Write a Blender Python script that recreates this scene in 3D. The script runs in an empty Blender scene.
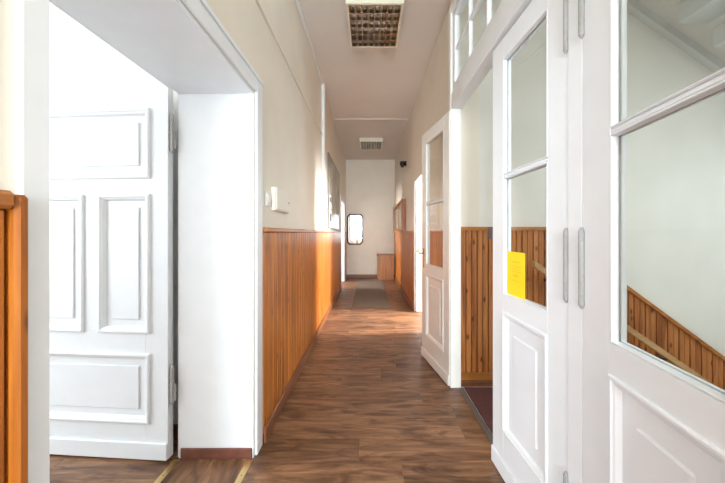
import bpy, bmesh, math, random
from mathutils import Vector, Matrix
random.seed(7)
S = bpy.context.scene
COL = S.collection

# ------------------------------------------------------------------ camera
cd = bpy.data.cameras.new('camera')
cam = bpy.data.objects.new('camera', cd)
COL.objects.link(cam)
F = 290.0                                  # focal length in pixels of the 725 px wide frame
cd.sensor_width = 36.0
cd.lens = 36.0 * F / 725.0
cd.shift_x = -6.5 / 725.0
cd.shift_y = -8.5 / 725.0
cd.clip_start = 0.02
cam.location = (0, 0, 1.3)
cam.rotation_euler = (math.pi / 2, 0, 0)
S.camera = cam

# ------------------------------------------------------------------ world, lights, exposure
w = bpy.data.worlds.new('sky'); S.world = w
w.use_nodes = True
w.node_tree.nodes['Background'].inputs[0].default_value = (0.75, 0.87, 1.0, 1)
w.node_tree.nodes['Background'].inputs[1].default_value = 1.2
S.view_settings.view_transform = 'Standard'
S.view_settings.look = 'None'
S.view_settings.gamma = 1.0
S.view_settings.use_curve_mapping = False
S.view_settings.exposure = 0.08

def area(name, loc, direction, sx, sy, power, color, spread=180):
    l = bpy.data.lights.new(name, 'AREA')
    l.shape = 'RECTANGLE'; l.size = sx; l.size_y = sy
    l.energy = power; l.color = color; l.spread = math.radians(spread)
    o = bpy.data.objects.new(name, l); COL.objects.link(o)
    o.location = loc
    o.rotation_euler = Vector(direction).to_track_quat('-Z', 'Y').to_euler()
    return o
# daylight entering by the windows of the place (each sits in its window opening)
area('daylight_side_room', (-4.22, 0.35, 1.75), (1, 0.05, -0.05), 2.1, 1.7, 130, (0.83, 0.93, 1.0))
area('daylight_back_window', (0.04, -4.52, 1.85), (0, 1, -0.02), 1.2, 2.0, 340, (0.80, 0.91, 1.0))
area('daylight_stair_window', (4.22, 0.6, 2.4), (-1, 0.15, 0.0), 1.8, 2.4, 95, (0.84, 0.95, 1.0))
area('daylight_right_room', (4.22, 4.27, 2.3), (-1, 0, -0.15), 0.6, 1.8, 850, (0.95, 0.98, 1.0))
area('daylight_far_room', (-3.62, 7.25, 1.7), (1, 0.03, -0.05), 0.6, 1.4, 230, (1.0, 0.97, 0.93))

# ------------------------------------------------------------------ materials
M = {}
def new_mat(name):
    m = bpy.data.materials.new(name); m.use_nodes = True
    M[name] = m
    return m, m.node_tree.nodes, m.node_tree.links, m.node_tree.nodes['Principled BSDF']

def ramp(N, pts):
    r = N.new('ShaderNodeValToRGB')
    e = r.color_ramp.elements
    while len(e) < len(pts): e.new(0.5)
    for el, (p, c) in zip(e, pts):
        el.position = p; el.color = (*c, 1)
    return r

def plain(name, col, rough=0.5, metal=0.0, spec=0.5, var=0.0, scale=6.0, bump=0.0, bscale=60):
    m, N, L, B = new_mat(name)
    B.inputs['Base Color'].default_value = (*col, 1)
    B.inputs['Roughness'].default_value = rough
    B.inputs['Metallic'].default_value = metal
    B.inputs['Specular IOR Level'].default_value = spec
    tc = N.new('ShaderNodeTexCoord')
    if var:
        n = N.new('ShaderNodeTexNoise'); n.inputs['Scale'].default_value = scale; n.inputs['Detail'].default_value = 5
        L.new(tc.outputs['Object'], n.inputs['Vector'])
        lo = tuple(c * (1 - var) for c in col); hi = tuple(min(1, c * (1 + var)) for c in col)
        r = ramp(N, [(0.3, lo), (0.7, hi)])
        L.new(n.outputs['Fac'], r.inputs['Fac']); L.new(r.outputs['Color'], B.inputs['Base Color'])
    if bump:
        n2 = N.new('ShaderNodeTexNoise'); n2.inputs['Scale'].default_value = bscale; n2.inputs['Detail'].default_value = 4
        L.new(tc.outputs['Object'], n2.inputs['Vector'])
        b = N.new('ShaderNodeBump'); b.inputs['Strength'].default_value = bump; b.inputs['Distance'].default_value = 0.01
        L.new(n2.outputs['Fac'], b.inputs['Height']); L.new(b.outputs['Normal'], B.inputs['Normal'])
    return m

plain('plaster', (0.80, 0.735, 0.63), 0.42, spec=0.35, var=0.04, scale=2.2, bump=0.10, bscale=35)
plain('ceiling_paint', (0.76, 0.71, 0.66), 0.8, spec=0.2, var=0.02, scale=1.5, bump=0.05)
plain('room_paint', (0.90, 0.90, 0.89), 0.7, spec=0.2, var=0.01)
plain('stair_plaster', (0.79, 0.76, 0.69), 0.6, spec=0.3, var=0.04, scale=3, bump=0.10, bscale=30)
plain('stair_stone', (0.72, 0.72, 0.69), 0.6, var=0.04, scale=5)
plain('white_paint', (0.835, 0.86, 0.885), 0.36, var=0.02, scale=7, bump=0.06, bscale=26)
plain('cream_paint', (0.84, 0.82, 0.77), 0.40, var=0.035, scale=7, bump=0.06, bscale=26)
plain('hinge_paint', (0.36, 0.355, 0.34), 0.45, var=0.06, scale=40)
plain('brass', (0.78, 0.60, 0.30), 0.30, metal=1.0, var=0.08, scale=30)
plain('brass_dull', (0.45, 0.36, 0.20), 0.38, metal=1.0)
plain('iron_brown', (0.075, 0.045, 0.035), 0.45)
plain('edge_metal', (0.22, 0.20, 0.18), 0.45, metal=0.6)
plain('mat_red', (0.13, 0.055, 0.050), 0.95, spec=0.1, var=0.25, scale=160, bump=0.3, bscale=300)
plain('runner_cloth', (0.20, 0.16, 0.13), 0.95, spec=0.1, var=0.15, scale=120, bump=0.3, bscale=300)
plain('plastic_cream', (0.80, 0.76, 0.66), 0.45)
plain('plastic_white', (0.83, 0.82, 0.79), 0.40)
plain('fixture_cream', (0.78, 0.74, 0.60), 0.45)
plain('louvre_metal', (0.80, 0.80, 0.80), 0.12, metal=1.0)
plain('reflector_metal', (0.20, 0.14, 0.08), 0.30, metal=0.6)
plain('tube_glass', (0.55, 0.45, 0.30), 0.3)
plain('mirror_silver', (0.92, 0.93, 0.92), 0.02, metal=1.0)
plain('black_frame', (0.018, 0.016, 0.015), 0.4)
plain('black_plastic', (0.02, 0.02, 0.022), 0.25)
plain('yellow_paper', (0.95, 0.70, 0.01), 0.7)
plain('yellow_ink', (0.88, 0.61, 0.01), 0.7)
plain('white_paper', (0.85, 0.86, 0.86), 0.7)
plain('case_paper', (0.33, 0.27, 0.20), 0.8, var=0.15, scale=20)
plain('blue_ink', (0.06, 0.17, 0.45), 0.7)
plain('dark_ink', (0.05, 0.06, 0.08), 0.7)
plain('yellow_ink_bright', (0.85, 0.70, 0.05), 0.7)
plain('skirting_brown', (0.16, 0.06, 0.04), 0.35, var=0.2, scale=20)

def wood(name, dark, mid, light, axis, rough=0.35, knots=True, streak=1.0, spec=0.5, freq=1.0):
    """grain runs along `axis` (0, 1, 2) of the object's own space; every piece gets its own offset"""
    m, N, L, B = new_mat(name)
    tc = N.new('ShaderNodeTexCoord'); oi = N.new('ShaderNodeObjectInfo')
    off = N.new('ShaderNodeVectorMath'); off.operation = 'SCALE'
    off.inputs[0].default_value = (37.0, 53.0, 29.0)
    L.new(oi.outputs['Random'], off.inputs['Scale'])
    add = N.new('ShaderNodeVectorMath'); add.operation = 'ADD'
    L.new(tc.outputs['Object'], add.inputs[0]); L.new(off.outputs['Vector'], add.inputs[1])
    mp = N.new('ShaderNodeMapping'); L.new(add.outputs['Vector'], mp.inputs['Vector'])
    sc = [16.0 * freq] * 3; sc[axis] = 1.1 * freq
    mp.inputs['Scale'].default_value = sc
    n = N.new('ShaderNodeTexNoise'); n.inputs['Scale'].default_value = 1.0; n.inputs['Detail'].default_value = 6
    n.inputs['Roughness'].default_value = 0.62; n.inputs['Distortion'].default_value = 0.8 * streak
    L.new(mp.outputs['Vector'], n.inputs['Vector'])
    r = ramp(N, [(0.34, dark), (0.47, mid), (0.64, light)])
    L.new(n.outputs['Fac'], r.inputs['Fac'])
    # tone of the single piece
    hs = N.new('ShaderNodeHueSaturation')
    mr = N.new('ShaderNodeMapRange'); mr.inputs['To Min'].default_value = 0.84; mr.inputs['To Max'].default_value = 1.14
    L.new(oi.outputs['Random'], mr.inputs['Value']); L.new(mr.outputs['Result'], hs.inputs['Value'])
    L.new(r.outputs['Color'], hs.inputs['Color'])
    out = hs.outputs['Color']
    if knots:
        sx = N.new('ShaderNodeSeparateXYZ'); L.new(add.outputs['Vector'], sx.inputs[0])
        sm = N.new('ShaderNodeMath'); sm.operation = 'ADD'
        L.new(sx.outputs[0], sm.inputs[0]); L.new(sx.outputs[1], sm.inputs[1])
        cx = N.new('ShaderNodeCombineXYZ'); L.new(sm.outputs[0], cx.inputs[0]); L.new(sx.outputs[2], cx.inputs[1])
        mp2 = N.new('ShaderNodeMapping'); L.new(cx.outputs[0], mp2.inputs['Vector'])
        mp2.inputs['Scale'].default_value = (9.0, 4.2, 1.0)
        v = N.new('ShaderNodeTexVoronoi'); v.voronoi_dimensions = '2D'; v.inputs['Scale'].default_value = 1.0
        L.new(mp2.outputs['Vector'], v.inputs['Vector'])
        kr = ramp(N, [(0.0, (1, 1, 1)), (0.06, (0.75, 0.75, 0.75)), (0.13, (0, 0, 0))])
        L.new(v.outputs['Distance'], kr.inputs['Fac'])
        sr = N.new('ShaderNodeSeparateColor'); L.new(v.outputs['Color'], sr.inputs[0])
        gt = N.new('ShaderNodeMath'); gt.operation = 'GREATER_THAN'; gt.inputs[1].default_value = 0.4
        L.new(sr.outputs[0], gt.inputs[0])
        kmul = N.new('ShaderNodeMath'); kmul.operation = 'MULTIPLY'
        L.new(kr.outputs['Color'], kmul.inputs[0]); L.new(gt.outputs[0], kmul.inputs[1])
        mx = N.new('ShaderNodeMix'); mx.data_type = 'RGBA'
        L.new(kmul.outputs[0], mx.inputs[0]); L.new(out, mx.inputs[6])
        mx.inputs[7].default_value = (dark[0] * 0.30, dark[1] * 0.25, dark[2] * 0.25, 1)
        out = mx.outputs[2]
    L.new(out, B.inputs['Base Color'])
    B.inputs['Roughness'].default_value = rough
    B.inputs['Specular IOR Level'].default_value = spec
    b = N.new('ShaderNodeBump'); b.inputs['Strength'].default_value = 0.06; b.inputs['Distance'].default_value = 0.005
    L.new(n.outputs['Fac'], b.inputs['Height']); L.new(b.outputs['Normal'], B.inputs['Normal'])
    return m
PD, PM, PL = (0.20, 0.050, 0.006), (0.41, 0.122, 0.013), (0.56, 0.195, 0.026)
wood('pine_z', PD, PM, PL, 2)
wood('pine_y', (0.26, 0.075, 0.014), (0.42, 0.14, 0.026), (0.5, 0.19, 0.04), 1, knots=False)
wood('pine_x', (0.26, 0.075, 0.014), (0.42, 0.14, 0.026), (0.5, 0.19, 0.04), 0, knots=False)
wood('stairpine_z', (0.24, 0.066, 0.016), (0.43, 0.145, 0.036), (0.54, 0.21, 0.06), 2)
def laminate(name, axis):
    m, N, L, B = new_mat(name)
    tc = N.new('ShaderNodeTexCoord'); oi = N.new('ShaderNodeObjectInfo')
    off = N.new('ShaderNodeVectorMath'); off.operation = 'SCALE'; off.inputs[0].default_value = (37.0, 53.0, 29.0)
    L.new(oi.outputs['Random'], off.inputs['Scale'])
    add = N.new('ShaderNodeVectorMath'); add.operation = 'ADD'
    L.new(tc.outputs['Object'], add.inputs[0]); L.new(off.outputs['Vector'], add.inputs[1])
    def noise(along, across, detail, dist):
        mp = N.new('ShaderNodeMapping'); L.new(add.outputs['Vector'], mp.inputs['Vector'])
        sc = [across] * 3; sc[axis] = along; mp.inputs['Scale'].default_value = sc
        n = N.new('ShaderNodeTexNoise'); n.inputs['Scale'].default_value = 1.0; n.inputs['Detail'].default_value = detail
        n.inputs['Roughness'].default_value = 0.6; n.inputs['Distortion'].default_value = dist
        L.new(mp.outputs['Vector'], n.inputs['Vector'])
        return n
    a = noise(1.6, 11.0, 4, 1.6)
    r = ramp(N, [(0.30, (0.105, 0.044, 0.020)), (0.50, (0.225, 0.105, 0.050)), (0.66, (0.33, 0.175, 0.090))])
    L.new(a.outputs['Fac'], r.inputs['Fac'])
    b = noise(2.0, 7.0, 5, 2.5)                       # dark smoky figure
    rb = ramp(N, [(0.50, (1, 1, 1)), (0.60, (0.64, 0.60, 0.58)), (0.72, (0.40, 0.36, 0.34))])
    L.new(b.outputs['Fac'], rb.inputs['Fac'])
    c = noise(3.0, 70.0, 3, 0.3)                      # fine pores
    rc = ramp(N, [(0.35, (0.80, 0.80, 0.80)), (0.6, (1.05, 1.05, 1.05))])
    L.new(c.outputs['Fac'], rc.inputs['Fac'])
    m1 = N.new('ShaderNodeMix'); m1.data_type = 'RGBA'; m1.blend_type = 'MULTIPLY'; m1.inputs[0].default_value = 1
    L.new(r.outputs['Color'], m1.inputs[6]); L.new(rb.outputs['Color'], m1.inputs[7])
    m2 = N.new('ShaderNodeMix'); m2.data_type = 'RGBA'; m2.blend_type = 'MULTIPLY'; m2.inputs[0].default_value = 1
    L.new(m1.outputs[2], m2.inputs[6]); L.new(rc.outputs['Color'], m2.inputs[7])
    hs = N.new('ShaderNodeHueSaturation')
    mr = N.new('ShaderNodeMapRange'); mr.inputs['To Min'].default_value = 0.82; mr.inputs['To Max'].default_value = 1.18
    L.new(oi.outputs['Random'], mr.inputs['Value']); L.new(mr.outputs['Result'], hs.inputs['Value'])
    L.new(m2.outputs[2], hs.inputs['Color']); L.new(hs.outputs['Color'], B.inputs['Base Color'])
    B.inputs['Roughness'].default_value = 0.42
    B.inputs['Specular IOR Level'].default_value = 0.6
laminate('laminate_x', 0); laminate('laminate_y', 1)
wood('base_y', (0.10, 0.032, 0.014), (0.20, 0.070, 0.028), (0.27, 0.10, 0.042), 1, knots=False)
wood('base_x', (0.10, 0.032, 0.014), (0.20, 0.070, 0.028), (0.27, 0.10, 0.042), 0, knots=False)
wood('case_wood', (0.19, 0.060, 0.014), (0.32, 0.11, 0.026), (0.42, 0.16, 0.04), 2, knots=False)
wood('chest_wood', (0.25, 0.09, 0.02), (0.40, 0.16, 0.04), (0.48, 0.21, 0.06), 2, knots=False)
wood('rail_wood', (0.38, 0.20, 0.08), (0.52, 0.30, 0.13), (0.6, 0.36, 0.17), 0, knots=False)

def glass(name, tint, refl):
    m, N, L, B = new_mat(name)
    N.remove(B)
    t = N.new('ShaderNodeBsdfTransparent'); t.inputs[0].default_value = (*tint, 1)
    g = N.new('ShaderNodeBsdfGlossy'); g.inputs['Roughness'].default_value = 0.02
    lw = N.new('ShaderNodeLayerWeight'); lw.inputs['Blend'].default_value = 0.5
    pw = N.new('ShaderNodeMath'); pw.operation = 'POWER'; pw.inputs[1].default_value = 4.0
    L.new(lw.outputs['Facing'], pw.inputs[0])
    ma = N.new('ShaderNodeMath'); ma.operation = 'MULTIPLY_ADD'; ma.inputs[1].default_value = refl; ma.inputs[2].default_value = 0.02
    L.new(pw.outputs[0], ma.inputs[0])
    mx = N.new('ShaderNodeMixShader')
    L.new(ma.outputs[0], mx.inputs[0]); L.new(t.outputs[0], mx.inputs[1]); L.new(g.outputs[0], mx.inputs[2])
    L.new(mx.outputs[0], N['Material Output'].inputs[0])
glass('clear_glass', (0.985, 0.995, 0.99), 0.35)

def map_mat():
    m, N, L, B = new_mat('map_print')
    tc = N.new('ShaderNodeTexCoord')
    n = N.new('ShaderNodeTexNoise'); n.inputs['Scale'].default_value = 4.0; n.inputs['Detail'].default_value = 8
    L.new(tc.outputs['Object'], n.inputs['Vector'])
    r = ramp(N, [(0.35, (0.20, 0.19, 0.16)), (0.5, (0.34, 0.31, 0.25)), (0.65, (0.45, 0.42, 0.36))])
    L.new(n.outputs['Fac'], r.inputs['Fac']); L.new(r.outputs['Color'], B.inputs['Base Color'])
    B.inputs['Roughness'].default_value = 0.3
map_mat()

# ------------------------------------------------------------------ builders
CACHE = {}
def box_mesh(dx, dy, dz, mat, bev):
    k = (round(dx, 4), round(dy, 4), round(dz, 4), mat, bev)
    if k in CACHE: return CACHE[k]
    bm = bmesh.new()
    bmesh.ops.create_cube(bm, size=1.0)
    bmesh.ops.scale(bm, vec=(dx, dy, dz), verts=bm.verts)
    if bev:
        bmesh.ops.bevel(bm, geom=list(bm.edges), offset=min(bev, 0.45 * min(dx, dy, dz)), segments=1, affect='EDGES')
    me = bpy.data.meshes.new('box'); bm.to_mesh(me); bm.free()
    me.materials.append(M[mat])
    CACHE[k] = me
    return me

def tagged(o, label=None, cat=None, kind=None, group=None):
    if label: o['label'] = label
    if cat: o['category'] = cat
    if kind: o['kind'] = kind
    if group: o['group'] = group
    return o

def obj(name, me, parent=None, loc=(0, 0, 0), rot=(0, 0, 0)):
    o = bpy.data.objects.new(name, me); COL.objects.link(o)
    o.parent = parent; o.location = loc; o.rotation_euler = rot
    return o

def box(name, lo, hi, mat, parent=None, bev=0.0):
    d = [hi[i] - lo[i] for i in range(3)]; c = [(hi[i] + lo[i]) / 2 for i in range(3)]
    if parent is not None and parent.type == 'MESH':      # a sub-part: place relative to the part's own centre
        c = [c[i] - parent.location[i] for i in range(3)]
    return obj(name, box_mesh(*d, mat, bev), parent, c)

def empty(name, loc=(0, 0, 0), rz=0.0):
    o = obj(name, None, None, loc, (0, 0, rz)); o.empty_display_size = 0.1
    return o

def from_bm(name, bm, mat, parent=None, loc=(0, 0, 0), rot=(0, 0, 0), smooth=False):
    bmesh.ops.recalc_face_normals(bm, faces=bm.faces)
    me = bpy.data.meshes.new(name); bm.to_mesh(me); bm.free()
    me.materials.append(M[mat])
    if smooth:
        for p in me.polygons: p.use_smooth = True
    return obj(name, me, parent, loc, rot)

def bm_box(bm, lo, hi):
    v = [bm.verts.new((x, y, z)) for x in (lo[0], hi[0]) for y in (lo[1], hi[1]) for z in (lo[2], hi[2])]
    for f in ((0, 1, 3, 2), (4, 6, 7, 5), (0, 4, 5, 1), (2, 3, 7, 6), (0, 2, 6, 4), (1, 5, 7, 3)):
        bm.faces.new([v[i] for i in f])

def boxes(name, lst, mat, parent=None):
    bm = bmesh.new()
    for lo, hi in lst: bm_box(bm, lo, hi)
    return from_bm(name, bm, mat, parent)

def prism(name, pts, axis, a, b, mat, parent=None, loc=(0, 0, 0)):
    """2-D outline extruded along an axis. axis 1: pts are (x, z); axis 0: pts are (y, z); axis 2: pts are (x, y)"""
    bm = bmesh.new()
    def P(p, t):
        return {0: (t, p[0], p[1]), 1: (p[0], t, p[1]), 2: (p[0], p[1], t)}[axis]
    A = [bm.verts.new(P(p, a)) for p in pts]; Bv = [bm.verts.new(P(p, b)) for p in pts]
    bm.faces.new(A); bm.faces.new(list(reversed(Bv)))
    n = len(pts)
    for i in range(n):
        bm.faces.new([A[i], A[(i + 1) % n], Bv[(i + 1) % n], Bv[i]])
    return from_bm(name, bm, mat, parent, loc)

def lathe(name, prof, mat, parent=None, loc=(0, 0, 0), rot=(0, 0, 0), n=14):
    bm = bmesh.new(); rings = []
    for r, z in prof:
        rings.append([bm.verts.new((max(r, 1e-4) * math.cos(2 * math.pi * i / n), max(r, 1e-4) * math.sin(2 * math.pi * i / n), z)) for i in range(n)])
    for a, b in zip(rings, rings[1:]):
        for i in range(n):
            bm.faces.new([a[i], a[(i + 1) % n], b[(i + 1) % n], b[i]])
    bm.faces.new(list(reversed(rings[0]))); bm.faces.new(rings[-1])
    return from_bm(name, bm, mat, parent, loc, rot, smooth=False)

def frame_loop(name, u0, u1, z0, z1, prof, mat, parent, side=1, y0=0.0):
    """mitred moulding round a rectangle in the local x/z plane. prof: (inset, height) points; height along side*y from y0"""
    bm = bmesh.new(); rings = []
    for ins, h in prof:
        a, b, c, d = u0 + ins, u1 - ins, z0 + ins, z1 - ins
        y = y0 + side * h
        rings.append([bm.verts.new(p) for p in ((a, y, c), (b, y, c), (b, y, d), (a, y, d))])
    for r, s in zip(rings, rings[1:]):
        for i in range(4):
            bm.faces.new([r[i], r[(i + 1) % 4], s[(i + 1) % 4], s[i]])
    r, s = rings[-1], rings[0]
    for i in range(4):
        bm.faces.new([r[i], r[(i + 1) % 4], s[(i + 1) % 4], s[i]])
    return from_bm(name, bm, mat, parent)

def sub(child, part):
    child.parent = part
    child.location = Vector(child.location) - Vector(part.location)
    return child

def hinge(parent, u, y, z, length=0.27, mat='hinge_paint', r=0.009):
    h = length / 2
    lathe('hinge', [(0.003, -h - 0.012), (r, -h), (r, -h + 0.03), (r * 0.85, -h + 0.031), (r, -h + 0.034), (r, h - 0.034), (r * 0.85, h - 0.031), (r, h - 0.03), (r, h), (0.004, h + 0.014)],
          mat, parent, (u, y, z), n=10)

CEIL = 3.42
XL, XR = -0.668, 0.75          # faces of the corridor walls
YE, YB = 8.38, -4.5            # end wall, back wall
YS = -1.8                      # near wall of the stairwell
# ------------------------------------------------------------------ structure: walls, ceilings
def st(o, label=None):
    o['kind'] = 'structure'
    if label: o['label'] = label
    return o

st(boxes('wall_left', [((-1.1, YB, 0), (XL, 0.596, CEIL)), ((-1.1, 0.596, 2.12), (XL, 1.69, CEIL)), ((-1.1, 1.69, 0), (XL, 6.84, CEIL)),
                       ((-1.1, 6.84, 2.1), (XL, 7.8, CEIL)), ((-1.1, 7.8, 0), (XL, YE, CEIL))], 'plaster'), 'cream plaster corridor wall above the pine wainscot and the open white door')
st(boxes('wall_right', [((XR, 2.5, 0), (0.95, 3.8, CEIL)), ((XR, 3.8, 2.15), (0.95, 4.83, CEIL)), ((XR, 4.83, 0), (0.95, YE, CEIL)),
                        ((XR, YB, 0), (0.95, 0.36, CEIL)), ((0.70, 0.36, 3.2), (0.95, 2.5, CEIL)), ((0.80, 0.36, CEIL), (0.95, 2.5, 5.0)), ((0.80, YS, CEIL), (0.95, 0.36, 5.0))], 'plaster'),
   'cream plaster corridor wall with display case and glazed stair doors')
st(box('wall_end', (-1.1, YE, 0), (0.95, YE + 0.15, CEIL), 'plaster'), 'cream plaster end wall with the mirror')
st(boxes('wall_back', [((-1.1, YB - 0.15, 0), (-0.56, YB, CEIL)), ((0.64, YB - 0.15, 0), (0.95, YB, CEIL)), ((-0.56, YB - 0.15, 0), (0.64, YB, 0.85)), ((-0.56, YB - 0.15, 2.85), (0.64, YB, CEIL))], 'plaster'))
# side room behind the panelled door
st(boxes('wall_side_room_outer', [((-4.35, -2.2, 0), (-4.2, -0.7, CEIL)), ((-4.35, 1.4, 0), (-4.2, 1.85, CEIL)), ((-4.35, -0.7, 0), (-4.2, 1.4, 0.9)), ((-4.35, -0.7, 2.6), (-4.2, 1.4, CEIL))], 'room_paint'))
st(box('wall_side_room_far', (-4.35, 1.85, 0), (-1.1, 2.0, CEIL), 'room_paint'), 'bright white wall of the side room above the panelled door')
st(box('wall_side_room_near', (-4.35, -2.35, 0), (-1.1, -2.2, CEIL), 'room_paint'))
# far side room
st(boxes('wall_far_room_outer', [((-3.75, 5.8, 0), (-3.6, 6.95, CEIL)), ((-3.75, 7.55, 0), (-3.6, YE, CEIL)), ((-3.75, 6.95, 0), (-3.6, 7.55, 1.0)), ((-3.75, 6.95, 2.4), (-3.6, 7.55, CEIL))], 'room_paint'))
st(box('wall_far_room_end', (-3.75, YE, 0), (-1.1, YE + 0.15, CEIL), 'room_paint'))
st(box('wall_far_room_near', (-3.75, 5.65, 0), (-1.1, 5.8, CEIL), 'room_paint'))
# right room
st(boxes('wall_right_room_outer', [((4.2, 2.7, 0), (4.35, 3.97, CEIL)), ((4.2, 4.57, 0), (4.35, 5.8, CEIL)), ((4.2, 3.97, 0), (4.35, 4.57, 1.4)), ((4.2, 3.97, 3.2), (4.35, 4.57, CEIL))], 'room_paint'))
st(box('wall_right_room_far', (0.95, 5.8, 0), (4.35, 5.95, CEIL), 'room_paint'))
# stairwell
st(box('wall_stairs', (0.95, 2.5, -1.6), (4.35, 2.7, 5.0), 'stair_plaster'), 'pale greenish stairwell wall above the sloping wainscot')
st(boxes('wall_stairs_outer', [((4.2, YS, -1.6), (4.35, -0.3, 5)), ((4.2, 1.5, -1.6), (4.35, 2.5, 5)), ((4.2, -0.3, -1.6), (4.35, 1.5, 1.2)), ((4.2, -0.3, 3.6), (4.35, 1.5, 5))], 'stair_plaster'))
st(box('wall_stairs_near', (0.95, YS - 0.15, -1.6), (4.35, YS, 5.0), 'stair_plaster'))
st(box('ceiling', (-4.35, YB - 0.15, CEIL), (0.80, YE + 0.15, CEIL + 0.15), 'ceiling_paint'), 'beige corridor ceiling with two louvred light fittings')
st(box('ceiling_right_room', (0.80, 2.7, CEIL), (4.35, YE, CEIL + 0.15), 'ceiling_paint'))
st(box('ceiling_stairs', (0.80, YS - 0.15, 5.0), (4.35, 2.7, 5.15), 'stair_plaster'))
st(box('trim_1', (XL + 0.001, 5.38, CEIL - 0.012), (XR - 0.001, 5.42, CEIL - 0.0005), 'ceiling_paint'), 'thin joint strip across the corridor ceiling')

# windows that let the daylight in (round the corner from the photograph's view)
def window(n, axis, c, a0, a1, z0, z1):
    e = empty('window_%d' % n); st(e)
    t = 0.06
    def wb(nm, u0, u1, za, zb):
        if axis == 0: box(nm, (c, u0, za), (c + 0.05, u1, zb), 'white_paint', e)
        else: box(nm, (u0, c, za), (u1, c + 0.05, zb), 'white_paint', e)
    wb('window_frame', a0, a0 + t, z0, z1); wb('window_frame', a1 - t, a1, z0, z1)
    wb('window_frame', a0 + t, a1 - t, z0, z0 + t); wb('window_frame', a0 + t, a1 - t, z1 - t, z1)
    wb('window_bar', (a0 + a1) / 2 - 0.03, (a0 + a1) / 2 + 0.03, z0 + t, z1 - t)
window(1, 0, -4.32, -0.7, 1.4, 0.9, 2.6)
window(2, 1, YB - 0.12, -0.56, 0.64, 0.85, 2.85)
window(3, 0, 4.27, -0.3, 1.5, 1.2, 3.6)
window(4, 0, 4.27, 3.97, 4.57, 1.4, 3.2)
window(5, 0, -3.72, 6.95, 7.55, 1.0, 2.4)

# ------------------------------------------------------------------ floor of laminate planks
fl = st(box('floor', (XL - 0.015, YB, -0.12), (0.775, YE, -0.008), 'skirting_brown'), 'walnut brown laminate floor of the corridor, boards laid crosswise')
def plank_rows(parent, x0, x1, y0, y1, width, length, mat='laminate_x'):
    y = y0; k = 0
    while y < y1 - 0.01:
        yy = min(y + width, y1)
        x = x0 - random.uniform(0, length)
        while x < x1:
            a, b = max(x, x0), min(x + length, x1)
            if b - a > 0.02:
                box('plank', (a + 0.0006, y + 0.0006, -0.008), (b - 0.0006, yy - 0.0006, 0), mat, parent, 0.0008)
            x += length
        y = yy; k += 1
plank_rows(fl, XL - 0.015, 0.775, YB, YE, 0.192, 1.38)
f2 = st(box('floor_side_room', (-4.35, -2.2, -0.12), (-1.12, 2.0, -0.008), 'skirting_brown'), 'laminate floor of the bright side room')
plank_rows(f2, -2.6, -1.12, 0.0, 1.85, 0.192, 1.38)
plank_rows(f2, -4.2, -2.6, 0.0, 1.85, 0.192, 1.38)
plank_rows(f2, -4.2, -1.12, -2.2, 0.0, 0.192, 1.38)
f3 = st(box('floor_threshold', (-1.12, 0.596, -0.12), (XL - 0.015, 1.69, -0.008), 'skirting_brown'), 'short laminate strip in the side room doorway')
for i in range(2):
    box('plank', (-1.117 + i * 0.2165, 0.61, -0.008), (-1.117 + (i + 1) * 0.2165 - 0.0012, 1.674, 0), 'laminate_y', f3, 0.0008)
st(box('floor_far_room', (-3.75, 5.8, -0.12), (XL - 0.015, YE, 0.0), 'laminate_x'))
st(box('floor_right_room', (0.775, 2.7, -0.12), (4.35, 5.8, 0.0), 'laminate_x'))
st(box('floor_stair_landing', (0.775, YS, -0.15), (1.50, 2.5, -0.006), 'stair_stone'), 'stone stair landing beyond the glazed doors')
for i, (xa, lab) in enumerate(((-1.118, 'ridged brass edging strip on the side room edge of the doorway floor'), (XL - 0.031, 'ridged brass edging strip on the corridor edge of the doorway floor'))):
    t = empty('threshold_strip', (xa, 1.13, 0)); tagged(t, lab, 'strip')
    sbp = box('strip_base', (0, -0.515, 0), (0.034, 0.53, 0.003), 'brass', t)
    for j in range(4):
        box('ridge', (0.003 + j * 0.0078, -0.515, 0.003), (0.0078 + j * 0.0078, 0.53, 0.0052), 'brass', sbp, 0.001)
    for yy in (-0.3, 0.1, 0.42):
        sub(lathe('screw', [(0.005, 0.004), (0.005, 0.0058), (0.002, 0.0064)], 'brass_dull', t, (0.017, yy, 0), n=8), sbp)
st(box('trim_2', (0.752, 0.4, 0.0), (0.790, 2.43, 0.004), 'edge_metal'), 'dark metal edging between laminate and stair landing')
tagged(box('door_mat', (0.80, 0.75, -0.0055), (1.42, 2.44, 0.004), 'mat_red', None, 0.002), 'dark red entrance mat on the stair landing behind the glazed doors', 'mat')
tagged(box('carpet_runner', (-0.30, 5.05, 0.0005), (0.37, 8.0, 0.009), 'runner_cloth', None, 0.003), 'grey brown carpet runner lying along the far end of the corridor', 'carpet')

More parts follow.
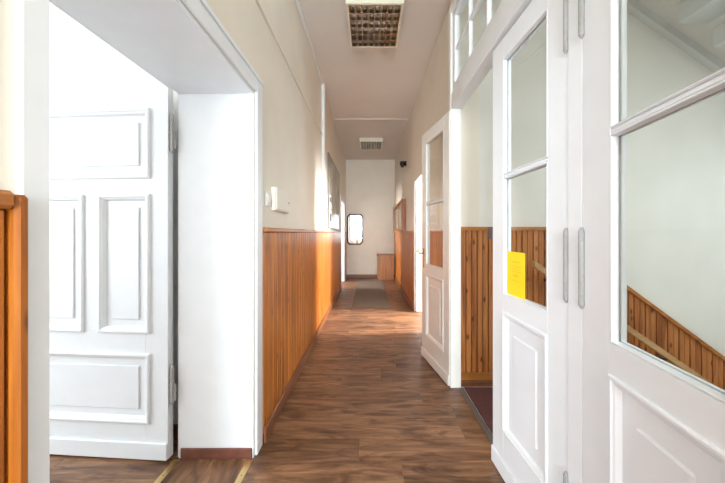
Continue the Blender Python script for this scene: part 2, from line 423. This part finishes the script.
# ------------------------------------------------------------------ wainscots
def wainscot(n, label, axis, face, out, a0, a1, h, bw, top_fn=None, base_fn=None, bmat='pine_z', cmat='pine_y', base_mat='base_y', end_trim=False, base_h=0.10, t=0.018):
    """vertical tongue-and-groove boards on a wall. axis: run direction (1 = along y, 0 = along x); face: wall plane; out: +1/-1 towards the room"""
    e = st(empty('trim_%d' % n), label)
    def put(nm, u0, u1, d0, d1, z0, z1, mat, bev=0.0):
        p0, p1 = sorted((face + out * d0, face + out * d1))
        if axis == 1: return box(nm, (p0, u0, z0), (p1, u1, z1), mat, e, bev)
        return box(nm, (u0, p0, z0), (u1, p1, z1), mat, e, bev)
    put('backing', a0, a1, 0.0005, 0.006, 0.002, h - 0.03, base_mat)
    nb = max(1, round((a1 - a0) / bw)); s = (a1 - a0) / nb
    for i in range(nb):
        put('board', a0 + i * s + 0.0012, a0 + (i + 1) * s - 0.0012, 0.006, t, base_h * 0.6, h - 0.03, bmat, 0.006)
    put('cap_rail', a0, a1, 0.0005, t + 0.016, h - 0.032, h, cmat, 0.006)
    put('base_rail', a0, a1, t + 0.0005, t + 0.016, 0.002, base_h, base_mat, 0.005)
    return e
wainscot(3, 'glossy orange pine wainscot between the side room door and the far door', 1, XL, 1, 1.785, 6.73, 1.335, 0.092)
wainscot(4, 'orange pine wainscot stub beside the mirror', 1, XL, 1, 7.91, YE - 0.002, 1.335, 0.092)
wainscot(5, 'orange pine wainscot below the wall display case', 1, XR, -1, 4.835, YE - 0.002, 1.335, 0.092)
wn = wainscot(6, 'pine wainscot end with a rounded cap right before the side room doorway', 1, XL, 1, YB + 0.01, 0.520, 1.375, 0.11, t=0.022)
box('end_trim', (XL + 0.0005, 0.5205, 0.002), (XL + 0.036, 0.543, 1.37), 'pine_z', wn, 0.006)
wainscot(7, 'pine wainscot on the right wall behind the open stair door leaf', 1, XR, -1, 2.56, 3.795, 1.335, 0.092)
# stairwell wainscot: level part, then falling with the stairs
ws = st(empty('trim_8'), 'narrow-boarded pine wainscot following the stairs down')
WY = 2.5
SX, SK = 1.52, 0.735
def topz(x): return 1.35 - max(0, x - SX) * SK
x = 0.782; bw = 0.048
while x < 3.9:
    z1 = topz(x + bw / 2) - 0.02; z0 = max(-1.0, -max(0, x - SX) * SK - 0.18) if x > SX else 0.07
    mt = 'pine_z' if x < 1.2 else 'stairpine_z'
    prism('board', [(x + 0.004, z0), (x + bw - 0.004, z0), (x + bw - 0.004, topz(x + bw) - 0.02), (x + 0.004, topz(x) - 0.02)], 1, WY - 0.019 if (round(x / bw) % 2) else WY - 0.015, WY - 0.006, 'stairpine_z', ws)
    x += bw
prism('backing', [(0.780, 0.0), (SX, 0.0), (3.9, -(3.9 - SX) * SK - 0.16), (3.9, topz(3.9) - 0.03), (SX, 1.32), (0.780, 1.32)], 1, WY - 0.006, WY - 0.0005, 'base_x', ws)
prism('cap_rail', [(0.780, 1.32), (SX, 1.32), (3.9, topz(3.9) - 0.03), (3.9, topz(3.9) + 0.004), (SX, 1.352), (0.780, 1.352)], 1, WY - 0.036, WY - 0.0005, 'pine_x', ws)
box('base_rail', (0.780, WY - 0.034, 0.045), (SX, WY - 0.0195, 0.11), 'pine_x', ws, 0.004)
box('skirting', (0.780, WY - 0.042, -0.005), (SX, WY - 0.0195, 0.044), 'base_x', ws, 0.004)
# handrail of the stairs
hr = empty('handrail', (1.36, 2.40, 1.05)); tagged(hr, 'light wooden handrail sloping down along the stairwell wainscot', 'handrail')
prism('rail', [(0, -0.028), (0, 0.022), (2.4, -1.656 + 0.022), (2.4, -1.656 - 0.028)], 1, -0.022, 0.022, 'rail_wood', hr)
for d in (0.15, 1.1, 2.1):
    box('bracket', (d - 0.01, 0.0, -d * 0.69 - 0.06), (d + 0.01, 0.0805, -d * 0.69 - 0.035), 'iron_brown', hr)
# stairs going down
ORD = ('first', 'second', 'third', 'fourth', 'fifth', 'sixth', 'seventh', 'eighth', 'ninth')
for i in range(9):
    x0 = 1.50 + i * 0.25; z = -0.18 * (i + 1)
    if z < -1.5: break
    tagged(box('stair_step', (x0 + 0.0005, 0.2, z - 0.16), (x0 + 0.285, 2.455, z), 'stair_stone', None, 0.006), '%s stone step counted down from the stair landing' % ORD[i], 'step', group='steps of the flight going down')
st(box('floor_stair_base', (1.5, YS, -1.75), (4.35, 2.5, -1.62), 'stair_stone'))
# upper flight seen from below
SB = lambda xx: 3.225 - 0.70 * (xx - 2.2)
uf = empty('upper_stair_flight', (2.2, 2.5, 3.2)); tagged(uf, 'pale stepped underside of the upper stair flight with its sloping edge moulding', 'staircase')
prism('moulding', [(-1.2, 0.84 + 0.025), (1.9, -1.33 + 0.025), (1.9, -1.33 + 0.095), (-1.2, 0.84 + 0.095)], 1, -0.055, -0.0005, 'stair_stone', uf)
prism('soffit', [(-1.2, 0.84 + 0.095), (1.9, -1.33 + 0.095), (1.9, -1.33 + 0.24), (-1.2, 0.84 + 0.24)], 1, -1.15, -0.0005, 'stair_plaster', uf)
for i in range(11):
    xa = -1.1 + i * 0.27; zt = 0.77 - i * 0.189
    box('step_underside', (xa, -1.149, zt - 0.07), (xa + 0.275, -0.20, zt + 0.08), 'stair_stone', uf, 0.006)

# ------------------------------------------------------------------ side room doorway (door_1)
d1 = st(empty('door_1'), 'white painted lining and casing of the side room doorway')
box('jamb_panel', (-1.1, 1.675, 0.0), (XL, 1.6895, 2.119), 'white_paint', d1)
box('jamb_panel', (-1.1, 0.5965, 0.0), (XL, 0.606, 2.119), 'white_paint', d1)
box('head_panel', (-1.1, 0.6065, 2.105), (XL, 1.6745, 2.1195), 'white_paint', d1)
for nm, ya, yb, za, zb in (('casing', 1.692, 1.780, 0.0, 2.22), ('casing', 0.5435, 0.5955, 0.0, 2.22)):
    box(nm, (XL + 0.0005, ya, za), (XL + 0.016, yb, zb), 'white_paint', d1, 0.004)
box('casing', (XL + 0.0005, 0.596, 2.122), (XL + 0.016, 1.6915, 2.22), 'white_paint', d1, 0.004)
box('casing_bead', (XL + 0.0165, 0.54, 2.195), (XL + 0.026, 1.778, 2.218), 'white_paint', d1, 0.004)
box('jamb_skirting', (-1.085, 1.665, 0.0), (XL - 0.005, 1.6745, 0.062), 'skirting_brown', d1, 0.004)
box('frame_stop', (-1.108, 1.680, 0.0), (-1.1005, 1.700, 2.12), 'white_paint', d1, 0.002)
box('frame_stop', (-1.115, 0.606, 2.105), (-1.1005, 1.6295, 2.16), 'white_paint', d1, 0.002)

# panelled leaf, opened into the room
ang = math.atan2(0.05, -0.72)
lf = empty('door_2', (-1.140, 1.690, 0.012), ang); st(lf, 'white panelled door leaf standing open in the side room')
LW, LT = 0.93, 0.042          # local +x from the hinge; local +y is towards the camera (-Y world)
PH = 2.135
panels = [(0.105, 0.825, 1.60, 2.0), (0.105, 0.42, 0.715, 1.51), (0.51, 0.825, 0.715, 1.51), (0.105, 0.825, 0.20, 0.60)]
ya, yb = 0.0, LT
def lb(nm, u0, u1, z0, z1, y0=ya, y1=yb, bev=0.0015): return box(nm, (u0, y0, z0), (u1, y1, z1), 'white_paint', lf, bev)
lb('stile', 0, 0.135, 0, PH); lb('stile', 0.795, LW, 0, PH)
lb('rail', 0.135, 0.795, 1.98, PH); lb('rail', 0.135, 0.795, 1.50, 1.62); lb('rail', 0.135, 0.795, 0.59, 0.735); lb('rail', 0.135, 0.795, 0, 0.22)
lb('stile', 0.40, 0.53, 0.735, 1.50)
for (u0, u1, z0, z1) in panels:
    p = lb('panel', u0 + 0.02, u1 - 0.02, z0 + 0.02, z1 - 0.02, ya + 0.010, yb - 0.012, 0)
    sub(lb('panel_field', u0 + 0.075, u1 - 0.075, z0 + 0.075, z1 - 0.075, yb - 0.012, yb - 0.004, 0.006), p)
    sub(frame_loop('moulding', u0, u1, z0, z1, [(0, 0), (0, 0.009), (0.006, 0.013), (0.014, 0.013), (0.019, 0.007), (0.027, 0.004), (0.036, -0.010), (0.036, -0.012), (0.01, -0.012)], 'white_paint', lf, 1, yb), p)
    sub(frame_loop('moulding', u0, u1, z0, z1, [(0, 0), (0, 0.013), (0.018, 0.018), (0.034, 0.006), (0.046, -0.010)], 'white_paint', lf, -1, ya), p)
box('kick_rail', (0.0, yb, 0.0), (LW, yb + 0.012, 0.095), 'white_paint', lf, 0.003)
for z in (1.86, 0.42):
    hinge(lf, -0.018, LT * 0.75, z, 0.20, 'hinge_paint', 0.009)
    box('hinge_plate', (-0.016, LT * 0.6, z - 0.10), (0.0, LT * 0.8, z - 0.005), 'hinge_paint', lf)
    box('hinge_plate', (-0.036, LT * 0.6, z - 0.09), (-0.020, LT * 0.75, z + 0.005), 'hinge_paint', lf)
st(box('baseboard_side_room', (-4.19, 1.835, 0.001), (-1.12, 1.8495, 0.085), 'skirting_brown', None, 0.004), 'brown skirting of the side room wall')

# ------------------------------------------------------------------ glazed stair doors
st_mat = 'white_paint'
fr = st(empty('door_3'), 'white frame with transom light around the glazed stair doors')
box('post', (0.683, 2.432, 0), (0.772, 2.499, 3.199), 'cream_paint', fr, 0.003)
box('post', (0.7295, 0.993, 0), (0.80, 1.0635, 2.339), st_mat, fr, 0.0015)
box('gap_blocker', (0.778, 1.0640, 0), (0.80, 1.10, 2.339), st_mat, fr)  # added strip behind the hinge gap, keeps stairwell light from showing through
box('post', (0.70, 0.362, 0), (0.80, 0.41, 3.199), st_mat, fr, 0.003)
box('transom_bar', (0.688, 0.4105, 2.34), (0.78, 2.4315, 2.462), st_mat, fr, 0.004)
box('transom_bar', (0.688, 0.4105, 3.14), (0.78, 2.4315, 3.199), st_mat, fr, 0.003)
# transom sash with muntins and panes
def tb(nm, y0, y1, z0, z1, x0=0.70, x1=0.735, mat=st_mat, bev=0.003): return box(nm, (x0, y0, z0), (x1, y1, z1), mat, fr, bev)
tb('sash_rail', 0.412, 2.430, 2.464, 2.530); tb('sash_rail', 0.412, 2.430, 3.08, 3.138)
tb('sash_stile', 2.365, 2.430, 2.5305, 3.0795); tb('sash_stile', 0.412, 0.47, 2.5305, 3.0795)
ys = [0.47 + (2.365 - 0.47) * i / 6 for i in range(7)]
for y in ys[1:-1]: tb('muntin', y - 0.011, y + 0.011, 2.5305, 3.0795, 0.704, 0.731)
for i in range(6):
    tb('muntin', ys[i] + 0.0115, ys[i + 1] - 0.0115, 2.79, 2.812, 0.704, 0.731)
    for za, zb in ((2.532, 2.789), (2.813, 3.078)):
        tb('pane', ys[i] + 0.012, ys[i + 1] - 0.012, za, zb, 0.716, 0.7195, 'clear_glass', 0)

def glazed_leaf(name, label, hinge_pt, tip, side, paint, width=None, s=0.115, barrel=True, bsign=None):
    """leaf whose corridor face runs from hinge_pt to tip; side = +1/-1: local y of the corridor face"""
    dx, dy = tip[0] - hinge_pt[0], tip[1] - hinge_pt[1]
    W = width or math.hypot(dx, dy); a = math.atan2(dy, dx)
    T = 0.040
    e = empty(name, (hinge_pt[0], hinge_pt[1], 0.010), a); st(e, label)
    y0, y1 = (-T, 0.0) if side > 0 else (0.0, T)
    H = 2.322
    def b(nm, u0, u1, z0, z1, bev=0.002, d0=0.0, d1=0.0, mat=paint): return box(nm, (u0, y0 + d0, z0), (u1, y1 - d1, z1), mat, e, bev)
    b('stile', 0, s, 0, H); b('stile', W - s, W, 0, H)
    b('rail', s, W - s, 2.21, H); b('rail', s, W - s, 0.86, 0.965); b('rail', s, W - s, 0, 0.26)
    b('muntin', s, W - s, 1.582, 1.598, 0.004, 0.003, 0.003)
    for za, zb in ((0.965, 1.582), (1.598, 2.21)):
        pn = b('pane', s + 0.001, W - s - 0.001, za + 0.001, zb - 0.001, 0, 0.018, 0.018, 'clear_glass')
        for sd, yy in ((side, 0.0), (-side, -side * T)):
            sub(frame_loop('glazing_bead', s, W - s, za, zb, [(0.0, -0.003), (0.003, 0.001), (0.006, 0.001), (0.010, -0.012), (0.010, -0.016), (0.0, -0.016)], paint, e, sd, yy), pn)
    pl = b('panel', s - 0.005, W - s + 0.005, 0.25, 0.87, 0, 0.012, 0.012)
    sub(b('panel_field', s + 0.085, W - s - 0.085, 0.34, 0.775, 0.006, 0.006, 0.006), pl)
    for sd, yy in ((side, 0.0), (-side, -side * T)):
        sub(frame_loop('moulding', s - 0.001, W - s + 0.001, 0.240, 0.875, [(0, 0), (0, 0.004), (0.005, 0.007), (0.012, 0.007), (0.016, 0.003), (0.024, 0.001), (0.034, -0.010), (0.034, -0.012), (0.02, -0.012)], paint, e, sd, yy), pl)
        ka, kb = sorted((yy, yy + sd * 0.010))
        box('kick_rail', (0.0, ka, 0.0), (W, kb, 0.088), paint, e, 0.003)
    if barrel:
        for z in (0.27, 1.17, 2.09):
            hinge(e, barrel if not isinstance(barrel, bool) else -0.004, bsign if bsign is not None else side * 0.006, z, 0.25, 'hinge_paint', 0.0095)
    return e, W, T
gA, WA, TA = glazed_leaf('door_4', 'glazed white stair door leaf with the yellow notice', (0.733, 1.066), (0.705, 1.653), 1, 'white_paint', barrel=0.004)
gB, WB, TB = glazed_leaf('door_5', 'glazed white door leaf swung past the post beside the yellow notice leaf', (0.730, 0.9922), (0.656, 0.399), -1, 'white_paint', s=0.135, barrel=0.006)
gC, WC, TC = glazed_leaf('door_6', 'narrow cream glazed leaf folded back against the right wall', (0.676, 2.446), (0.563, 3.086), 1, 'cream_paint', barrel=-0.006, bsign=-0.018)
# rim lock keeper on the free edge of the notice leaf
box('lock_case', (WA + 0.0005, -0.036, 1.255), (WA + 0.046, 0.008, 1.325), 'iron_brown', gA, 0.003)
# handle and key plate on the folded leaf
box('key_plate', (WC - 0.075, 0.0005, 0.93), (WC - 0.04, 0.005, 1.13), 'brass_dull', gC, 0.002)
lathe('door_handle', [(0.010, 0.0), (0.008, 0.03), (0.012, 0.045), (0.012, 0.05)], 'brass_dull', gC, (WC - 0.057, 0.005, 1.08), (-math.pi / 2, 0, 0), 10)

# yellow notice on the glass
nt = empty('notice', (0.733, 1.066, 0.0), math.atan2(0.587, -0.028)); tagged(nt, 'bright yellow paper notice stuck on the glazed door pane', 'notice')
u0, u1 = 0.285, 0.445
u0, u1 = WA - 0.115 - 0.013 - 0.160, WA - 0.115 - 0.012
nsp = box('sheet', (u0, -0.0165, 0.982), (u1, -0.0155, 1.205), 'yellow_paper', nt)
for k, (zz, h, ww) in enumerate(((1.150, 0.010, 0.07), (1.130, 0.006, 0.10), (1.117, 0.006, 0.09), (1.104, 0.006, 0.10), (1.080, 0.012, 0.05), (1.060, 0.005, 0.09))):
    c = (u0 + u1) / 2
    box('printed_line', (c - ww / 2, -0.0155, zz), (c + ww / 2, -0.0151, zz + h), 'yellow_ink', nsp)

# ------------------------------------------------------------------ right room doorway with its leaf
d7 = st(empty('door_7'), 'white lining of the sunlit right-hand doorway')
box('jamb_panel', (XR, 3.8005, 0), (0.95, 3.815, 2.149), 'white_paint', d7)
box('head_panel', (XR, 3.8155, 2.135), (0.95, 4.8145, 2.1495), 'white_paint', d7)
box('jamb_panel', (XR, 4.815, 0), (0.95, 4.8295, 2.149), 'white_paint', d7)
l8 = empty('door_8', (0.775, 4.770, 0.01), 0.0); st(l8, 'white door leaf with brass handle opened into the sunlit right room')
box('leaf', (0, 0, 0), (0.90, 0.040, 2.11), 'white_paint', l8, 0.003)
box('kick_rail', (0, -0.01, 0), (0.9, -0.0005, 0.09), 'white_paint', l8, 0.002)
frame_loop('moulding', 0.13, 0.77, 0.22, 0.9, [(0, 0), (0, 0.012), (0.02, 0.012), (0.03, 0.0)], 'white_paint', l8, -1, 0.0)
frame_loop('moulding', 0.13, 0.77, 1.05, 2.0, [(0, 0), (0, 0.012), (0.02, 0.012), (0.03, 0.0)], 'white_paint', l8, -1, 0.0)
for z, r in ((1.0, 0.028), (0.72, 0.018)):
    h = lathe('door_handle' if r > 0.02 else 'lock_rosette', [(r, 0), (r, 0.006), (r * 0.4, 0.01), (r * 0.4, 0.03), (r * 0.8, 0.036), (r * 0.8, 0.05), (r * 0.5, 0.056)] if r > 0.02 else [(r, 0), (r, 0.006), (r * 0.6, 0.010)],
              'brass_dull', l8, (0.035, -0.0005, z), (math.pi / 2, 0, 0), 12)
box('lever', (0.0, -0.052, 0.99), (0.05, -0.040, 1.01), 'brass_dull', l8, 0.003)

# far left doorway
d9 = st(empty('door_9'), 'white lining of the far doorway near the mirror')
box('jamb_panel', (-1.1, 7.785, 0), (XL, 7.7995, 2.099), 'white_paint', d9)
box('jamb_panel', (-1.1, 6.8405, 0), (XL, 6.855, 2.099), 'white_paint', d9)
box('head_panel', (-1.1, 6.8555, 2.085), (XL, 7.7845, 2.0995), 'white_paint', d9)
box('casing', (XL + 0.0005, 7.801, 0), (XL + 0.018, 7.905, 2.2), 'white_paint', d9, 0.003)
box('casing', (XL + 0.0005, 6.735, 0), (XL + 0.018, 6.839, 2.2), 'white_paint', d9, 0.003)
box('casing', (XL + 0.0005, 6.8395, 2.102), (XL + 0.018, 7.8005, 2.2), 'white_paint', d9, 0.003)
st(box('baseboard_end', (XL + 0.04, YE - 0.018, 0.001), (0.70, YE - 0.0005, 0.10), 'base_x', None, 0.004), 'dark brown skirting below the mirror wall')

# ------------------------------------------------------------------ ceiling lights
def ceiling_light(y0, label, x0=-0.085, x1=0.175, wdt=0.52, ln=0.62):
    cx = 0.052
    e = empty('ceiling_light', (cx, y0 + ln / 2, CEIL)); tagged(e, label, 'ceiling light', group='louvred ceiling lights in the corridor')
    hw, hl = wdt / 2, ln / 2; d = 0.085
    box('housing_side', (-hw, -hl, -d), (-hw + 0.022, hl, -0.0005), 'fixture_cream', e, 0.002)
    box('housing_side', (hw - 0.022, -hl, -d), (hw, hl, -0.0005), 'fixture_cream', e, 0.002)
    box('housing_end', (-hw + 0.0225, -hl, -d), (hw - 0.0225, -hl + 0.022, -0.0005), 'fixture_cream', e, 0.002)
    box('housing_end', (-hw + 0.0225, hl - 0.022, -d), (hw - 0.0225, hl, -0.0005), 'fixture_cream', e, 0.002)
    box('reflector', (-hw + 0.0225, -hl + 0.0225, -0.012), (hw - 0.0225, hl - 0.0225, -0.001), 'reflector_metal', e)
    iw, il = hw - 0.023, hl - 0.023
    for k in range(4):
        xx = -iw + (k + 0.5) * 2 * iw / 4
        o = lathe('tube', [(0.012, -il + 0.005), (0.013, -il + 0.01), (0.013, il - 0.01), (0.012, il - 0.005)], 'tube_glass', e, (xx, 0, -0.030), (math.pi / 2, 0, 0), 12)
    def vslat(nm, pts, axis, a, b): return prism(nm, pts, axis, a, b, 'louvre_metal', e)
    for k in range(5):       # lengthwise parabolic louvres
        xx = -iw + k * 2 * iw / 4
        xl, xr = max(xx - 0.006, -iw), min(xx + 0.006, iw)
        xm0, xm1 = max(xx - 0.003, -iw), min(xx + 0.003, iw)
        vslat('louvre', [(xl, -d + 0.002), (xr, -d + 0.002), (xm1, -0.046), (xm0, -0.046)], 1, -il, il)
    for k in range(7):       # cross blades
        yy = -il + k * 2 * il / 6
        a, b = max(yy - 0.006, -il), min(yy + 0.006, il)
        a2, b2 = max(yy - 0.002, -il), min(yy + 0.002, il)
        vslat('cross_blade', [(a, -d + 0.0015), (b, -d + 0.0015), (b2, -0.047), (a2, -0.047)], 0, -iw, iw)
    return e
ceiling_light(2.57, 'square louvred ceiling light close to the glazed stair doors')
ceiling_light(6.45, 'louvred ceiling light beyond the ceiling joint strip, towards the mirror wall')

# ------------------------------------------------------------------ left wall fittings
X = XL + 0.0005
cdz = 2.68
tagged(box('cable_duct', (X, 0.45, cdz - 0.014), (X + 0.016, 4.06, cdz + 0.014), 'plaster', None, 0.002), 'thin horizontal cable duct along the upper plaster wall', 'cable duct')
tagged(box('cable_duct', (X, 0.3, CEIL - 0.036), (X + 0.03, 4.07, CEIL - 0.001), 'plastic_white', None, 0.003), 'white cable duct running in the corner under the ceiling', 'cable duct')
tagged(box('cable_duct', (X, 4.075, 1.337), (X + 0.042, 4.17, CEIL - 0.001), 'plastic_white', None, 0.004), 'white vertical cable duct rising from the wainscot to the ceiling', 'cable duct')
sw = empty('light_switch', (X, 1.90, 1.52)); tagged(sw, 'small white light switch beside the wider cover box', 'switch')
swp = box('plate', (0, -0.042, -0.045), (0.010, 0.042, 0.045), 'plastic_white', sw, 0.003)
box('rocker', (0.0105, -0.026, -0.028), (0.016, 0.026, 0.028), 'plastic_white', swp, 0.003)
cb = empty('junction_box', (X, 2.14, 1.535)); tagged(cb, 'cream rectangular junction box on the wall above the wainscot', 'junction box')
box('body', (0, -0.165, -0.080), (0.030, 0.165, 0.080), 'plastic_cream', cb, 0.003)
cvp = box('cover', (0.0305, -0.155, -0.072), (0.038, 0.165, 0.080), 'plastic_cream', cb, 0.003)
sub(lathe('screw', [(0.008, 0), (0.008, 0.002), (0.004, 0.003)], 'edge_metal', cb, (0.0382, 0.14, 0.0), (0, math.pi / 2, 0), 8), cvp)
# notices
def sheet(label, y0, y1, z0, z1, prints, x=X, back='white_paper', grp=None):
    e = empty('wall_notice', (x, (y0 + y1) / 2, z0)); tagged(e, label, 'notice', group=grp)
    c = (y0 + y1) / 2
    shp = box('sheet', (0, y0 - c, 0), (0.004, y1 - c, z1 - z0), back, e)
    for (a, b, za, zb, m) in prints:
        box('print', (0.004, (y0 + a * (y1 - y0)) - c, za * (z1 - z0)), (0.0046, (y0 + b * (y1 - y0)) - c, zb * (z1 - z0)), m, shp)
    return e
sheet('long white wall notice with a blue block beside the cable duct', 4.20, 4.50, 1.38, 1.98,
      [(0.2, 0.8, 0.60, 0.86, 'blue_ink')] + [(0.15, 0.85, 0.1 + 0.07 * k, 0.125 + 0.07 * k, 'white_paper') for k in range(5)], X)
bd = empty('map_board', (X, 5.53, 1.39)); tagged(bd, 'large grey map board hanging on the wall above the wainscot', 'board')
box('board', (0, -0.85, 0), (0.012, 0.85, 1.20), 'map_print', bd)
for nm, lo, hi in (('frame_strip', (0, -0.862, -0.012), (0.016, -0.8505, 1.212)), ('frame_strip', (0, 0.8505, -0.012), (0.016, 0.862, 1.212)), ('frame_strip', (0, -0.85, 1.2005), (0.016, 0.85, 1.212)), ('frame_strip', (0, -0.85, -0.012), (0.016, 0.85, -0.0005))):
    box(nm, lo, hi, 'edge_metal', bd)
sheet('white notice with dark picture pinned to the map board', 4.72, 4.98, 1.46, 1.68, [(0.1, 0.9, 0.15, 0.75, 'dark_ink')], X + 0.0165)
sheet('white notice with blue lines pinned above the dark picture notice', 4.72, 4.98, 1.71, 1.93, [(0.1, 0.9, 0.45, 0.85, 'dark_ink'), (0.1, 0.5, 0.1, 0.3, 'blue_ink')], X + 0.0165)
sheet('small yellow sticker at the corner of the map board', 4.56, 4.64, 1.62, 1.70, [(0.1, 0.9, 0.1, 0.9, 'yellow_ink_bright')], X, 'yellow_ink_bright')

# ------------------------------------------------------------------ far end: mirror, chest, display case, camera
mi = empty('wall_mirror', (-0.405, YE - 0.0005, 0.96)); tagged(mi, 'tall black-framed wall mirror with cut corners on the end wall', 'mirror')
def octo(w2, h0, h1, c): return [(-w2 + c, h0), (w2 - c, h0), (w2, h0 + c), (w2, h1 - c), (w2 - c, h1), (-w2 + c, h1), (-w2, h1 - c), (-w2, h0 + c)]
prism('mirror_glass', octo(0.195, 0.033, 0.857, 0.055), 1, -0.018, -0.012, 'mirror_silver', mi)
bm = bmesh.new()
rings = []
for pts, y in ((octo(0.23, 0, 0.89, 0.07), 0.0), (octo(0.23, 0, 0.89, 0.07), -0.024), (octo(0.192, 0.036, 0.854, 0.055), -0.030), (octo(0.192, 0.036, 0.854, 0.055), 0.0)):
    rings.append([bm.verts.new((p[0], y, p[1])) for p in pts])
rings.append(rings[0])
for r, s in zip(rings, rings[1:]):
    for i in range(8): bm.faces.new([r[i], r[(i + 1) % 8], s[(i + 1) % 8], s[i]])
from_bm('mirror_frame', bm, 'black_frame', mi)

ch = empty('wooden_chest', (0.46, 8.14, 0)); tagged(ch, 'plain orange wooden chest with a flat lid in the far corner', 'chest')
box('front_panel', (-0.225, -0.19, 0.012), (0.225, -0.172, 0.675), 'chest_wood', ch, 0.003)
box('side_panel', (-0.225, -0.1715, 0.012), (-0.207, 0.21, 0.675), 'chest_wood', ch, 0.002)
box('side_panel', (0.207, -0.1715, 0.012), (0.225, 0.21, 0.675), 'chest_wood', ch, 0.002)
box('back_panel', (-0.2065, 0.192, 0.012), (0.2065, 0.21, 0.675), 'chest_wood', ch, 0.002)
box('plinth', (-0.21, -0.178, 0.0005), (0.21, 0.2, 0.0115), 'base_x', ch)
box('lid', (-0.245, -0.21, 0.6755), (0.235, 0.215, 0.705), 'chest_wood', ch, 0.005)

dc = empty('display_case', (XR - 0.0005, 6.95, 1.345)); tagged(dc, 'brown wooden wall display case with three glass panes', 'display case')
D, Ln, Hh = 0.085, 2.1, 0.65
box('back_panel', (-0.010, -Ln / 2, 0), (0, Ln / 2, Hh), 'case_wood', dc)
box('case_end', (-D, -Ln / 2, 0), (-0.0105, -Ln / 2 + 0.03, Hh), 'case_wood', dc, 0.003)
box('case_end', (-D, Ln / 2 - 0.03, 0), (-0.0105, Ln / 2, Hh), 'case_wood', dc, 0.003)
box('case_rail', (-D, -Ln / 2 + 0.0305, 0), (-0.0105, Ln / 2 - 0.0305, 0.04), 'case_wood', dc, 0.003)
box('case_rail', (-D, -Ln / 2 + 0.0305, Hh - 0.04), (-0.0105, Ln / 2 - 0.0305, Hh), 'case_wood', dc, 0.003)
for k in range(3):
    a = -Ln / 2 + 0.031 + k * (Ln - 0.062) / 3; b2 = a + (Ln - 0.062) / 3
    box('pane', (-D + 0.012, a + 0.002, 0.041), (-D + 0.016, b2 - 0.002, Hh - 0.041), 'clear_glass', dc)
    if k: box('case_mullion', (-D, a - 0.02, 0.041), (-D + 0.011, a + 0.02, Hh - 0.041), 'case_wood', dc, 0.002)
    box('paper', (-0.0125, a + 0.08, 0.10), (-0.0105, b2 - 0.08, Hh - 0.10), 'case_paper', dc)

sc = empty('security_camera', (XR - 0.0005, 5.85, 2.70)); tagged(sc, 'small black dome security camera high on the right wall', 'camera')
lathe('mount', [(0.055, 0), (0.055, 0.02), (0.04, 0.03)], 'black_plastic', sc, (0, 0, 0), (0, -math.pi / 2, 0), 14)
lathe('body', [(0.038, 0.0), (0.05, 0.01), (0.052, 0.05), (0.045, 0.075)], 'black_plastic', sc, (-0.075, 0, -0.035), (0, 0, 0), 14)
lathe('dome', [(0.004, -0.042), (0.022, -0.036), (0.036, -0.022), (0.042, 0.0)], 'black_plastic', sc, (-0.075, 0, -0.036), (0, 0, 0), 14)
